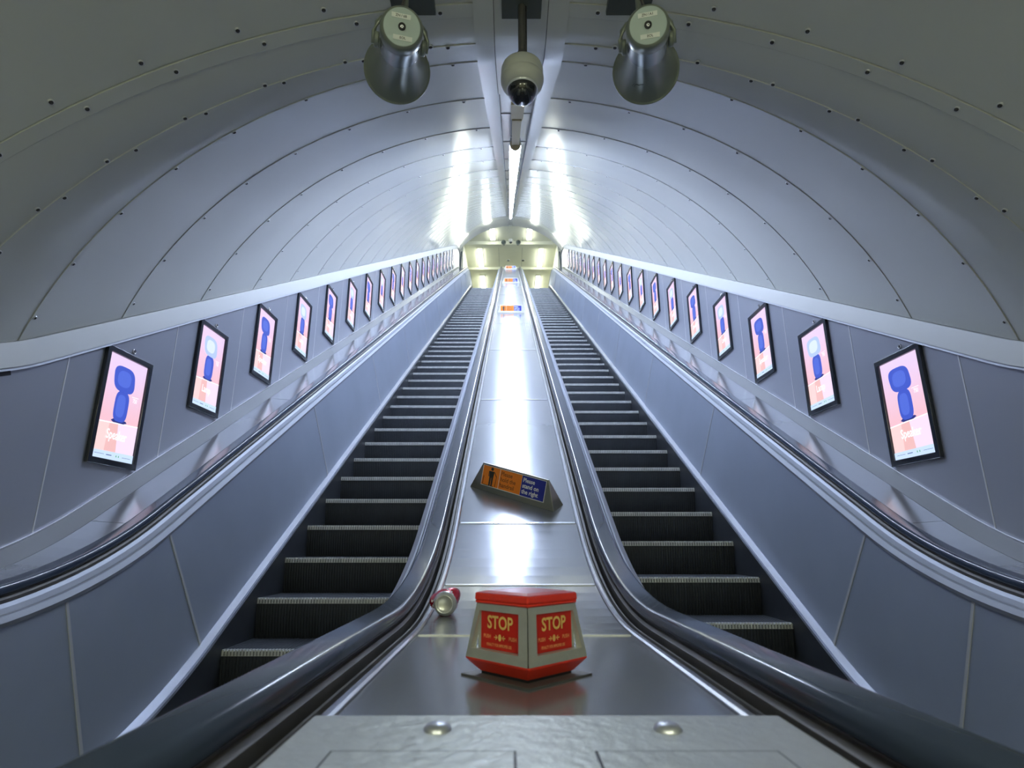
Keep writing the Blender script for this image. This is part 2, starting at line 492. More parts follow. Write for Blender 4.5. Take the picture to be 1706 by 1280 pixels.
INNER_RAIL, OUTER_RAIL = 0.385, 1.83
def make_escalator(side, y0, word):
    t = thing('escalator', 'steel escalator with dark grooved steps rising on the %s of the centre deck' % word, 'escalator')
    sg = side
    step = make_step_meshes(t, 0)
    ys = []
    y = y0
    while y > S1+0.15: y -= 0.4
    while y < Y4+.3: ys.append(y); y += 0.4
    for i, y in enumerate(ys):
        o = step if i == 0 else copy_tree(step, t)
        o.location = (sg*1.11, y, z_step(y))
    # flat comb landings
    mb = MB(); mb.box((min(sg*.6, sg*1.62), -1.4, -0.002), (max(sg*.6, sg*1.62), ys[0]+.01, 0.012), M['plate'])
    mb.build('landing_plate', t)
    mb = MB(); mb.box((min(sg*.6, sg*1.62), ys[-1]+.4, ZU-.05), (max(sg*.6, sg*1.62), Y4+2.2, ZU+.002), M['plate'])
    mb.build('landing_plate', t)
    # skirts
    for xs, d in ((0.598, -1), (1.622, 1)):
        mb = MB(); sweep(mb, mir(slab((xs, -0.72), (xs, -1.16), 0.012*d) if True else 0, sg), SB, STOP-2, M['skirt'])
        mb.build('skirt', t)
    for prof in ([(1.612, -0.735), (1.630, -0.712), (1.672, -0.70), (1.672, -0.74)], [(0.608, -0.735), (0.590, -0.712), (0.548, -0.70), (0.548, -0.74)]):
        mb = MB(); sweep(mb, mir(prof, sg), SB, STOP-2, M['bright']); mb.build('skirt_trim', t)
    # sloping balustrade panels with cover strips
    for (p0, p1, th) in (((1.668, -0.715), (1.737, -0.06), 0.015), ((0.552, -0.715), (0.483, -0.06), -0.015)):
        for a, b in zip(joints[:-1], joints[1:]):
            mb = MB(); sweep(mb, mir(slab(p0, p1, th), sg), a+.004, b-.004, M['panel']); mb.build('balustrade_panel', t)
        for a in joints[1:-1]:
            mb = MB(); q = -0.004 if th > 0 else 0.004
            sweep(mb, mir(slab((p0[0]+q, p0[1]), (p1[0]+q, p1[1]), th), sg), a-.006, a+.006, M['strip'])
            mb.build('cover_strip', t)
    # top mouldings
    for f in (lambda x: x, lambda x: 2.22-x):
        mb = MB()
        sweep(mb, mir([(f(1.728), -0.062), (f(1.722), -0.045), (f(1.730), -0.040), (f(1.745), -0.030), (f(1.747), -0.062)], sg), SB, STOP-2, M['mould'])
        sweep(mb, mir([(f(1.742), -0.040), (f(1.747), -0.026), (f(1.756), -0.026), (f(1.759), -0.034), (f(1.764), -0.034), (f(1.775), -0.012), (f(1.786), 0.000), (f(1.800), 0.000), (f(1.800), -0.05), (f(1.745), -0.05)], sg), SB, STOP-2, M['mould'])
        sweep(mb, mir([(f(1.745), -0.050), (f(1.80), -0.050), (f(1.80), -0.08), (f(1.745), -0.08)], sg), SB, STOP-2, M['dark'])
        mb.build('moulding', t)
    # handrails on their guides
    for xr in (INNER_RAIL, OUTER_RAIL):
        mb = MB(); sweep(mb, mir(rrect(xr, 0.043, 0.082, 0.040, 0.018, 6), sg), SB, STOP-2.5, M['rubber'], smooth=True)
        h = mb.build('handrail', t); h['label'] = 'glossy black rubber handrail'
        mb = MB(); sweep(mb, mir([(xr-.026, -.03), (xr-.026, .032), (xr+.026, .032), (xr+.026, -.03)], sg), SB, STOP-2.5, M['guide'])
        sweep(mb, mir([(xr-.042, -.03), (xr-.042, .012), (xr-.034, .018), (xr+.034, .018), (xr+.042, .012), (xr+.042, -.03)], sg), SB, STOP-2.5, M['guide'])
        mb.build('handrail_guide', t)
    # outer deck between handrail and wall
    for a, b in zip(joints[:-1], joints[1:]):
        mb = MB(); sweep(mb, mir([(1.884, -0.006), (2.115, 0.012), (2.115, -0.02), (1.884, -0.03)], sg), a+.002, b-.002, M['deck'])
        mb.build('outer_deck', t)
    mb = MB(); sweep(mb, mir([(2.119, 0.012), (2.194, 0.062), (2.194, 0.03), (2.119, -0.02)], sg), SB, STOP-2, M['deck']); mb.build('deck_upstand', t)
    mb = MB(); sweep(mb, mir([(1.872, -0.05), (1.872, 0.004), (1.882, 0.002), (1.886, -.05)], sg), SB, STOP-2, M['bright']); mb.build('deck_edge', t)
    return t
esc_l = make_escalator(-1, 3.823, 'left')
esc_r = make_escalator(1, 3.617, 'right')

# ------------------------------------------------------------------ centre deck
dk = thing('centre_deck', 'long steel deck running up between the two escalators', 'escalator deck')
for a, b in zip(joints[:-1], joints[1:]):
    mb = MB(); sweep(mb, [(-.290, 0), (.290, 0), (.290, -.03), (-.290, -.03)], a+.003, b-.003, M['deck']); mb.build('deck_panel', dk)
for a in joints[1:-1]:
    mb = MB(); sweep(mb, [(-.288, -.001), (-.284, .003), (.284, .003), (.288, -.001)], a-.008, a+.008, M['bright']); mb.build('joint_strip', dk)
for sg in (-1, 1):
    mb = MB(); sweep(mb, mir([(.291, -.03), (.291, .004), (.296, .007), (.306, .007), (.309, .003), (.309, -.03)], sg), SB, STOP-2, M['bright']); mb.build('edge_trim', dk)
    mb = MB(); sweep(mb, mir([(.310, -.03), (.310, -.008), (.318, -.008), (.320, .004), (.325, .004), (.327, -.012), (.335, -.012), (.340, -.03)], sg), SB, STOP-2, M['guide']); mb.build('side_channel', dk)

# raised cover plate at the bottom of the deck, with rivets and two inset lids
cp = thing('cover_plate', 'raised grey metal cover plate with two domed rivets at the foot of the deck', 'cover plate', (0, 0, DZ))
PH = .061
mb = MB()
mb.prism([(-.258, .0), (.258, .0), (.252, PH), (-.252, PH)], -1.35, .700, M['plate'])
mb.build('plate', cp, bevel=.003)
for xa, xb in ((-.200, -.034), (.036, .200)):
    mb = MB(); mb.box((xa, .20, PH-.004), (xb, .585, PH+.0008), M['dark'])
    e = .0025; mb.box((xa+e, .20, PH-.004), (xb-e, .585-e*1.6, PH+.0016), M['plate'])
    mb.build('lid', cp)
for x in (-.112, .118):
    mb = MB(); tf = lambda v, x=x: (x+v[0], .648+v[1], PH+v[2])
    mb.lathe([(.0145, -.001), (.0140, .0015), (.0115, .0045), (.007, .0065), (.0005, .0072)], M['steel'], tf, 24)
    mb.build('rivet', cp)

# ------------------------------------------------------------------ emergency stop box
st = thing('stop_box', 'red and grey emergency stop box reading STOP on the centre deck', 'emergency stop', (-.008, 1.200, DZ), (0, 0, radians(45)))
def hull(r0, z0, r1, z1, m, mb, inset=0):
    # square frustum, half sides
    vs = [(-r0,-r0,z0),(r0,-r0,z0),(r0,r0,z0),(-r0,r0,z0),(-r1,-r1,z1),(r1,-r1,z1),(r1,r1,z1),(-r1,r1,z1)]
    mb.add(vs, [(3,2,1,0),(4,5,6,7),(0,1,5,4),(1,2,6,5),(2,3,7,6),(3,0,4,7)], m)
mb = MB(); mb.box((-.088, -.088, 0), (.088, .088, .0035), M['guide']); mb.build('base_plate', st, bevel=.001)
mb = MB(); mb.box((-.060, -.060, .003), (.060, .060, .012), M['dark']); mb.build('foot', st)
mb = MB(); hull(.062, .008, .0820, .030, M['red'], mb); hull(.0822, .0298, .0822, .033, M['red'], mb)
o = mb.build('base_shell', st, bevel=.006); 
mb = MB(); hull(.0695, .128, .0715, .134, M['red'], mb); hull(.0715, .134, .0705, .148, M['red'], mb); hull(.0705, .1478, .055, .1515, M['red'], mb)
mb.build('cap', st, bevel=.007)
# cast frame: four identical sides, each with a sloping window frame round an upright recessed sign
BB, BT, Z0, Z1 = .0825, .0685, .033, .128
mbf = MB(); faces4 = []
def face(u, v, d=0.0):    # u across (-1..1 in metres), v height, d outward from sloping face; side facing -Y
    f = (v-Z0)/(Z1-Z0); y = -(BB+(BT-BB)*f)
    return (u, y-d, v)
for q in range(4):
    mbs = MB(); mbt = MB(); faces4.append((mbs, mbt))
    R = Matrix.Rotation(q*pi/2, 3, 'Z'); tr = lambda p: tuple(R@Vector(p))
    # outer trapezoid and window trapezoid
    O = [(-BB+.0015, Z0), (BB-.0015, Z0), (BT-.0015, Z1), (-BT+.0015, Z1)]
    W_ = [(-BB+.013, Z0+.016), (BB-.026, Z0+.016), (BT-.021, Z1-.012), (-BT+.012, Z1-.012)]
    if q == 0 or q == 2: W_ = [(-x, z) for x, z in (W_[1], W_[0], W_[3], W_[2])]
    vs = [tr(face(*p)) for p in O]+[tr(face(*p)) for p in W_]
    # recess walls run straight back to an upright sign plane
    ysn = -.0655
    B_ = [(W_[0][0], W_[0][1]), (W_[1][0], W_[1][1]), (W_[2][0], W_[2][1]), (W_[3][0], W_[3][1])]
    vs += [tr((u, ysn, v)) for u, v in B_]
    fs = [(0,1,5,4),(1,2,6,5),(2,3,7,6),(3,0,4,7),(4,5,9,8),(5,6,10,9),(6,7,11,10),(7,4,8,11)]
    mbf.add(vs, fs, M['cast'])
    # upright red sign
    if W_[0][0]+W_[1][0] < 0: ua, ub = W_[3][0]+.0005, W_[1][0]
    else: ua, ub = W_[0][0], W_[2][0]-.0005
    sv = [tr((ua, ysn-.0006, Z0+.0165)), tr((ub, ysn-.0006, Z0+.0165)), tr((ub, ysn-.0006, Z1-.0125)), tr((ua, ysn-.0006, Z1-.0125))]
    mbs.add(sv, [(0,1,2,3)], M['sred'])
    cu = (ua+ub)/2+(.0045 if q in (0, 2) else -.0045); wd = ub-ua; hz = Z1-Z0-.029; zb = Z0+.0165
    def put(txt, size, u, v, m, bold=0, sx=1.0, sp=1.0):
        vv, ff = text2d(txt, size, bold, 'CENTER', sp)
        mbt.add([tr((cu+u+a*sx, ysn-.0014, zb+v+b)) for a, b in vv], ff, m)
    put('STOP', .0315, 0, hz*.70, M['yellow'], .0008, .90)
    put('PUSH', .0088, -wd*.30, hz*.33, M['orange_dull'], .00035, .95)
    put('PUSH', .0088, wd*.30, hz*.33, M['orange_dull'], .00035, .95)
    put('PENALTY FOR IMPROPER USE', .0070, -wd*.02, hz*.12, M['orange_dull'], .0003, .72)
    cc = [(0.0042*cos(2*pi*k/20), 0.0060*sin(2*pi*k/20)) for k in range(20)]
    mbt.add([tr((cu+a, ysn-.0014, zb+hz*.33+b)) for a, b in cc], [tuple(range(20))], M['yellow'])
    for sd in (-1, 1):
        tip = sd*.0055
        for poly in ([(tip, 0), (tip+sd*.0050, .0045), (tip+sd*.0062, .0034), (tip+sd*.0022, 0)], [(tip, 0), (tip+sd*.0050, -.0045), (tip+sd*.0062, -.0034), (tip+sd*.0022, 0)], [(tip+sd*.001, .0009), (tip+sd*.0095, .0009), (tip+sd*.0095, -.0009), (tip+sd*.001, -.0009)]):
            mbt.add([tr((cu+a, ysn-.0014, zb+hz*.33+b)) for a, b in poly], [(0,1,2,3)], M['yellow'])
hull(.0650, Z0, .0650, Z1, M['cast'], mbf)
fr = mbf.build('cast_frame', st)
for a_, b_ in faces4:
    so = a_.build('sign_panel', fr); so['label'] = 'red panel reading STOP in yellow'
    b_.build('lettering', fr)
# corner seams
mb = MB()
for q in range(4):
    R = Matrix.Rotation(q*pi/2, 3, 'Z')
    e = .0016
    v0 = [(-BB+e*1, -BB-.0004+e, Z0), (-BB-.0004+e, -BB+e, Z0), (-BT-.0004+e, -BT+e, Z1), (-BT+e, -BT-.0004+e, Z1)]
    mb.add([tuple(R@Vector(p)) for p in v0], [(0,1,2,3)], M['dark'])
mb.build('corner_seam', fr)

# ------------------------------------------------------------------ crushed can
can = thing('drink_can', 'crushed red drink can lying on the deck beside the left handrail', 'can', (0, 0, 0))
cR = .0335
cy, cz_, th = frame(1.93)
base = Vector((-.247, 1.945, P(0, cR*1.12+.003, 1.945)[2]))
axis = Vector((0.14, 0.97, 0.07)).normalized()
Tc = Matrix.Translation(base)@axis.to_track_quat('Z', 'Y').to_matrix().to_4x4()@Matrix.Scale(1.12, 4)
tfc = lambda v: Tc@Vector(v)
def crushed(v):
    x, y, z = v; a = math.atan2(y, x); r = sqrt(x*x+y*y)
    q = max(0, min(1, (z-.012)/.022))
    k = 1+q*(.17+.13*cos(2*a+.6)+.08*sin(3*a+1.0)+.05*cos(5*a))
    k *= 1-.12*max(0, sin(z*130))*q
    return tfc((x*k+.006*q, y*k+.004*q, z+q*.006*sin(3*a)))
mb = MB()
nseg = 40; zs = [.012+.046*i/14 for i in range(15)]
vs = []; fs = []; 
for z in zs:
    for k in range(nseg):
        a = 2*pi*k/nseg; vs.append((cR*cos(a), cR*sin(a), z))
cols = []
ir, iw = [], []
for i in range(14):
    for k in range(nseg):
        k2 = (k+1) % nseg; f = (i*nseg+k, i*nseg+k2, (i+1)*nseg+k2, (i+1)*nseg+k)
        a = 2*pi*(k+.5)/nseg
        wv = abs(((a*1.6+i*.16) % (pi*1.0))-.5) < .13
        (iw if wv else ir).append(f)
mb.add([crushed(v) for v in vs], ir, M['can_red'], True)
mb.add([crushed(v) for v in vs], iw, M['swhite'], True)
mb.build('can_body', can)
mb = MB()
mb.lathe([(.0002, .0065), (.010, .0060), (.017, .0042), (.0215, .0010), (.0235, -.0012), (.0250, -.0010), (.0262, .0010), (.0300, .0045), (.0328, .0085), (.0336, .0125)], M['alu'], tfc, 40)
o = mb.build('can_base', can); o['label'] = 'silver domed can bottom'
mb = MB()
mb.lathe([(.0345, .0), (.030, .006), (.026, .012), (.027, .014), (.0245, .012), (.0005, .011)], M['alu'], lambda v: crushed((v[0], v[1], v[2]+.057)), 40)
mb.build('can_top', can)

# ------------------------------------------------------------------ deck signs
def sign(name_extra, s, x, rotz, Lb, Lt, H, D, label):
    y, z, t = frame(s)
    o = thing('deck_sign', label, 'sign', (x, y, z), (0, 0, 0), 'orange and blue notices on the deck')
    o.rotation_mode = 'QUATERNION'
    q = Euler((t, 0, 0)).to_quaternion() @ Euler((0, 0, rotz)).to_quaternion()
    o.rotation_quaternion = q
    return o
def sign_parts(o, Lb, Lt, H, D):
    mb = MB(); h = D/2
    vs = [(-Lb/2, -h, 0), (Lb/2, -h, 0), (Lb/2, h, 0), (-Lb/2, h, 0), (-Lt/2, -.004, H), (Lt/2, -.004, H), (Lt/2, .004, H), (-Lt/2, .004, H)]
    mb.add(vs, [(3,2,1,0),(4,5,6,7),(0,1,5,4),(1,2,6,5),(2,3,7,6),(3,0,4,7)], M['sign_metal'])
    mb.build('wedge', o, bevel=.002)
    mb = MB()
    slope = Vector((0, h-.004, H)).normalized(); L = sqrt((h-.004)**2+H*H); nrm = Vector((0, -slope.z, slope.y))
    def F(u, v, d): p = Vector((u, -h, 0))+slope*v+nrm*d; return (p.x, p.y, p.z)
    def quad(u0, u1, v0, v1, d, m, mb): mb.add([F(u0, v0, d), F(u1, v0, d), F(u1, v1, d), F(u0, v1, d)], [(0,1,2,3)], m)
    w2 = Lt/2-.006; lo, hi = L*.20, L*.955
    e = .0035
    # label sheet with its thickness
    vs = [F(-w2, lo, 0), F(w2, lo, 0), F(w2, hi, 0), F(-w2, hi, 0), F(-w2, lo, .0012), F(w2, lo, .0012), F(w2, hi, .0012), F(-w2, hi, .0012)]
    mb.add(vs, [(4,5,6,7),(0,1,5,4),(1,2,6,5),(2,3,7,6),(3,0,4,7)], M['swhite'])
    a1 = -w2+2*w2*.285; a2 = -w2+2*w2*.635
    quad(-w2+e, a1-.001, lo+e, hi-e, .0016, M['orange'], mb)
    quad(a1+.0015, a2-.001, lo+e, hi-e, .0016, M['orange'], mb)
    quad(a2, w2-e, lo+e, hi-e, .0016, M['blue'], mb)
    hh = hi-lo; k = hh/.105
    def txt(s_, size, u, v, m, bold=0):
        vv, ff = text2d(s_, size, bold, 'LEFT')
        mb.add([F(u+a*.92, v+b, .0022) for a, b in vv], ff, m)
    txt('Please\nhold the\nhandrail', .030*k, a1+.008, lo+hh*.50, M['sink'], .0002)
    txt('Please\nstand on\nthe right', .0295*k, a2+.008, lo+hh*.50, M['swhite'], .0008)
    # pictogram of a person holding a rail
    cx = (-w2+a1)/2+.006; D2 = .0022
    def poly(pts, m=M['ink']): mb.add([F(cx+a*k, lo+hh*.06+b*k, D2) for a, b in pts], [tuple(range(len(pts)))], m)
    poly([(0.0085*cos(2*pi*j/14), .0845+.0085*sin(2*pi*j/14)) for j in range(14)])
    poly([(-.012, .040), (.012, .040), (.015, .073), (-.015, .073)])
    poly([(-.011, .0), (-.002, .0), (-.001, .040), (-.012, .040)]); poly([(.002, .0), (.011, .0), (.012, .040), (.001, .040)])
    poly([(.014, .072), (.019, .071), (.032, .052), (.028, .050)]); poly([(-.019, .071), (-.015, .073), (-.014, .045), (-.018, .045)])
    poly([(-.045, .000), (.02, .000), (.02, -.003), (-.045, -.003)])
    poly([(.026, .0), (.030, .0), (.033, .052), (.030, .052)], M['sink'])
    poly([(-.050, .0), (-.046, .0), (-.044, .042), (-.048, .042)], M['sink'])
    mb.build('notice', o)
o = sign('', (3.265/cos(A)) if False else S2+(3.225-Y2)/cos(A), -.010, -radians(34.5), 0, 0, 0, 0, 'skewed triangular notice, nearest of the deck signs, Please hold the handrail')
sign_parts(o, .55, .425, .145, .10)
pl = [(9.78, -.015, 'second triangular notice from the stop box, square across the deck halfway up'),
      (15.4, 0.0, 'third triangular notice from the stop box, small and high on the deck'),
      (21.05, 0.0, 'topmost triangular notice at the very head of the deck')]
first = None
for y, x, lb in pl:
    s = S2+(y-Y2)/cos(A)
    if first is None:
        first = sign('', s, x, 0, 0, 0, 0, 0, lb); sign_parts(first, .50, .40, .135, .09); cur = first
    else:
        cur = copy_tree(first); cur['label'] = lb
        yy, zz, t = frame(s); cur.location = (x, yy, zz)

# ------------------------------------------------------------------ advert screens
AW, AH = .394, .632
def rounded_poly(cx, cy, rx, ry, p, n=28, skew=0):
    out = []
    for k in range(n):
        a = 2*pi*k/n; c, s = cos(a), sin(a)
        x = rx*(abs(c)**(2/p))*(1 if c > 0 else -1); y = ry*(abs(s)**(2/p))*(1 if s > 0 else -1)
        out.append((cx+x+skew*y, cy+y))
    return out
def make_ad(kind):
    root = thing('advert_screen', '', 'advertising screen')
    mb = MB(); b = .030
    # bevelled black frame as a ring; outward is -Y
    o_ = [(-AW/2, 0), (AW/2, 0), (AW/2, AH), (-AW/2, AH)]; i_ = [(-AW/2+b, b*1.1), (AW/2-b, b*1.1), (AW/2-b, AH-b), (-AW/2+b, AH-b)]
    vs = [(x, 0, z) for x, z in o_]+[(x*1.0, -.020, z) for x, z in o_]+[(x, -.020, z) for x, z in i_]+[(x, -.006, z) for x, z in i_]
    fs = []
    for k in range(4):
        k2 = (k+1) % 4
        fs += [(k, k2, 4+k2, 4+k), (4+k, 4+k2, 8+k2, 8+k), (8+k, 8+k2, 12+k2, 12+k)]
    fs.append((0, 3, 2, 1))
    mb.add(vs, fs, M['frame']); mb.build('frame', root, bevel=.002)
    mb = MB(); W, H = AW-2*b, AH-2.1*b; x0, z0 = -W/2, b*1.1
    def poly(pts, d, m): mb.add([(x0+u*W, -.0065-d*.0004, z0+v*H) for u, v in pts], [tuple(range(len(pts)))], m)
    poly([(0,0),(1,0),(1,1),(0,1)], 0, M['a_bg'])
    poly([(0,0),(1,0),(1,.372),(0,.335)], 1, M['a_tile'])
    poly([(.27,.08),(.55,.08),(.50,.355),(.29,.345)], 2, M['a_tile2'])
    poly([(.55,.08),(1,.08),(1,.372),(.50,.356)], 2, M['a_lilac'])
    poly([(0,.330),(1,.367),(1,.377),(0,.341)], 3, M['a_line'])
    # product: squat cap over an upright body on a foot
    poly([(.30,.372),(.36,.392),(.66,.392),(.70,.378),(.62,.360),(.36,.356)], 4, M['a_navy'])
    poly(rounded_poly(.49, .520, .175, .150, 3.4), 5, M['a_blue'])
    poly(rounded_poly(.47, .525, .11, .11, 3.0), 6, M['a_blue2'])
    sh = M['a_blue'] if kind == 'Speaker' else M['a_shade']
    poly(rounded_poly(.46, .785, .265, .125, 3.2, skew=-.25), 7, sh)
    poly(rounded_poly(.45, .790, .17, .080, 2.6), 8, M['a_blue2'] if kind == 'Speaker' else M['a_shade2'])
    def txt(s_, size, u, v, d, m, bold=0):
        vv, ff = text2d(s_, size, bold, 'CENTER')
        mb.add([(x0+u*W+a*.9, -.0065-d*.0004, z0+v*H+c*1.25) for a, c in vv], ff, m)
    txt(kind, .058, .50, .235, 9, M['a_line'], .0008)
    txt('750', .027, .80, .615, 9, M['a_line'], .0002)
    poly([(.71,.648),(.88,.652),(.88,.657),(.71,.653)], 9, M['a_line'])
    poly([(0,0),(1,0),(1,.082),(0,.072)], 9, M['a_strip'])
    poly([(.06,.040),(.28,.041),(.28,.045),(.06,.044)], 10, M['a_ink']); poly([(.33,.038),(.46,.039),(.46,.048),(.33,.047)], 10, M['a_ink'])
    poly([(.72,.040),(.94,.041),(.94,.045),(.72,.044)], 10, M['a_ink'])
    for dx in (-.03, .03): poly([(.59+dx,.036),(.59+dx+.025,.034),(.59+dx+.022,.054),(.59+dx+.003,.052)], 10, M['a_green'])
    mb.build('screen', root)
    mb = MB(); tf = lambda v: (AW/2-.050 if False else .03+v[0], -v[2], AH+.030+v[1])
    mb.lathe([(.015, 0), (.015, .006), (.011, .009), (.010, .004), (.0005, .004)], M['bright'], tf, 20)
    mb.lathe([(.007, .003), (.0065, .0075), (.0005, .008)], M['screw'], tf, 12)
    mb.build('panel_lock', root)
    return root
ords = ['nearest', 'second nearest', 'third', 'fourth', 'fifth', 'sixth', 'seventh', 'eighth', 'ninth', 'tenth', 'eleventh', 'twelfth',
        'thirteenth', 'fourteenth', 'fifteenth', 'sixteenth', 'seventeenth', 'eighteenth', 'nineteenth', 'twentieth', 'twenty-first']
protos = {k: make_ad(k) for k in ('Speaker', 'Lamp')}
used = set()
for side, nm in ((-1, 'left'), (1, 'right')):
    for i in range(21):
        kind = 'Speaker' if i % 2 == 0 else 'Lamp'
        if kind not in used: o = protos[kind]; used.add(kind)
        else: o = copy_tree(protos[kind])
        off = 0 if side < 0 else .045
        yc = 3.32-.197+off+.835*i; zb = CZ+.389+(.008 if side < 0 else .035)+.835*tan(A)*i
        o.location = (side*(WX-.001), yc, zb); o.rotation_euler = (0, 0, radians(90) if side < 0 else radians(-90))
        what = 'blue speaker' if kind == 'Speaker' else 'white-shaded lamp'
        o['group'] = 'lit adverts along the %s wall' % nm
        if i == 20: lb = 'topmost pink screen in the row on the %s wall' % nm
        else: lb = 'pink %s advert on the %s wall, %s from the foot' % (what, nm, ords[i])
        o['label'] = lb

# ------------------------------------------------------------------ tube lamps in the crown
def make_lamp(L):
    r = thing('tube_lamp', '', 'tube lamp')
    mb = MB(); mb.tube([(0, .07, 0), (0, L-.07, 0)], .024, M['tube'], 14); mb.build('tube', r)
    for a, b in ((0, .085), (L-.085, L)):
        mb = MB(); tf = lambda v, a=a, b=b: (v[0], a+v[2], v[1])
        mb.lathe([(.0005, 0), (.027, 0), (.028, .003), (.028, b-a-.03), (.025, b-a)], M['cap_clear'], tf, 24); mb.build('end_cap', r)
    mb = MB(); mb.prism([(-.044, .0), (-.040, .0), (-.030, .028), (.030, .028), (.040, .0), (.044, .0), (.034, .052), (-.034, .052)], .0, L, M['pale']); mb.build('housing', r)  # opaque shield added over the tube, lips lowered to keep light off the vault
    for y in (.35, L-.35):
        mb = MB(); mb.box((-.012, y-.012, .028), (.012, y+.012, .118), M['pale']) if False else mb.box((-.012, y-.012, .05), (.012, y+.012, .118), M['pale']); 
        mb.box((-.03, y-.02, .108), (.03, y+.02, .118), M['pale']); mb.build('bracket', r)
    return r
LW = wa-.075
lamp0 = None; s = 4.80; i = 0; LL = 2.12
lamps = []
while s+LL < S_END+.2:
    y, z, t = frame(s+LL/2) if s > S3-1 else frame(s)
    o = make_lamp(LL) if lamp0 is None else copy_tree(lamp0)
    if lamp0 is None: lamp0 = o
    a = Vector(P(0, LW, s)); b = Vector(P(0, LW, s+LL)); d = (b-a)
    o.location = a; o.rotation_euler = (math.atan2(d.z, d.y), 0, 0)
    o['group'] = 'tube lamps along the crown of the vault'
    lamps.append(o); s += LL+.12
for i, o in enumerate(lamps):
    if i == 0: o['label'] = 'bare white tube lamp in the crown, nearest and just beyond the olive bar'
    elif i == len(lamps)-1: o['label'] = 'farthest tube lamp in the vault crown, by the upper arch'
    else: o['label'] = 'white tube lamp in the vault crown, %s from the dome camera' % ['', 'second', 'third', 'fourth', 'fifth', 'sixth', 'seventh', 'eighth', 'ninth'][i]
# olive bar carrying the first lamp
ob = thing('olive_bar', 'olive brown bar with a round end under the crown channel, before the first tube lamp', 'support bar')
mb = MB()
sweep(mb, [(-.026, LW-.006), (.026, LW-.006), (.026, LW+.02), (-.026, LW+.02)], 3.82, 4.72, M['olive'])
sweep(mb, [(-.033, LW+.0), (.033, LW+.0), (.033, LW+.05), (-.033, LW+.05)], 3.45, 3.83, M['olive'])
mb.build('bar', ob)
mb = MB(); y, z, t = frame(4.74)
rot = Matrix.Rotation(t, 4, 'X'); T = Matrix.Translation(Vector(P(0, LW, 4.74)))@rot
mb.lathe([(.0005, 0), (.036, 0), (.038, .004), (.038, .035), (.0005, .036)], M['olive'], lambda v: T@Vector((v[0], v[2], v[1])), 28)
mb.build('round_end', ob)
mb = MB(); sweep(mb, [(-.012, LW+.04), (.012, LW+.04), (.012, wa+.056), (-.012, wa+.056)], 3.60, 3.66, M['olive']); sweep(mb, [(-.012, LW+.01), (.012, LW+.01), (.012, wa+.056), (-.012, wa+.056)], 4.2, 4.23, M['olive']); mb.build('hanger', ob)

# ------------------------------------------------------------------ upper and lower hall lamps
def hall_lamp(x, y0, y1, z, label, group, m, wd=.16):
    o = thing('ceiling_lamp', label, 'ceiling lamp', (x, y0, z), (0, 0, 0), group)
    L = y1-y0
    mb = MB(); mb.box((-wd/2-.03, -.12, -.03), (wd/2+.03, L+.12, 0), M['hall']); mb.build('tray', o)
    mb = MB(); mb.box((-wd/2, 0, -.09), (wd/2, L, -.03), m); mb.build('diffuser', o, bevel=.015)
    return o
hl = [(-.80, 22.62, 23.5, 'short lamp on the upper hall ceiling, left one beside the arch'), (.84, 22.62, 23.5, 'short lamp on the upper hall ceiling, right one beside the arch'),
      (-1.44, 24.45, 26.15, 'long lamp on the upper hall ceiling, left one between the two beams'), (1.44, 24.45, 26.15, 'long lamp on the upper hall ceiling, right one between the two beams'),
      (-1.44, 27.3, 29.5, 'long lamp past the second beam, above the left steps'), (1.44, 27.3, 29.5, 'long lamp past the second beam, above the right steps')]
YC = YA+.5
for x, a, b, lb in hl: hall_lamp(x, a, b, HC-.002, lb, 'lamps on the upper hall ceiling', M['hall_tube'], .20)
zl = P(0, 2.07, 0)[2]
for x in (-.9, .9): hall_lamp(x, -2.9, -1.5, zl-.16, ('left' if x < 0 else 'right')+' lamp over the lower landing, behind the cover plate', 'lamps over the lower landing', M['low_tube'], .16)
for x in (-.10, .62):
    o = thing('ceiling_fitting', 'small grey oval fitting on the upper hall ceiling, %s of the pair' % ('left' if x < 0 else 'right'), 'ceiling fitting', (x*1.0, 25.6, HC), (0, 0, 0), 'oval fittings on the upper hall ceiling')
    mb = MB(); mb.lathe([(.07, 0), (.065, -.03), (.03, -.045), (.0005, -.047)], M['cavity'], None, 20); mb.build('housing', o)
    mb = MB(); mb.lathe([(.085, -.001), (.085, -.010), (.07, -.012)], M['pale'], None, 20); mb.build('rim', o)

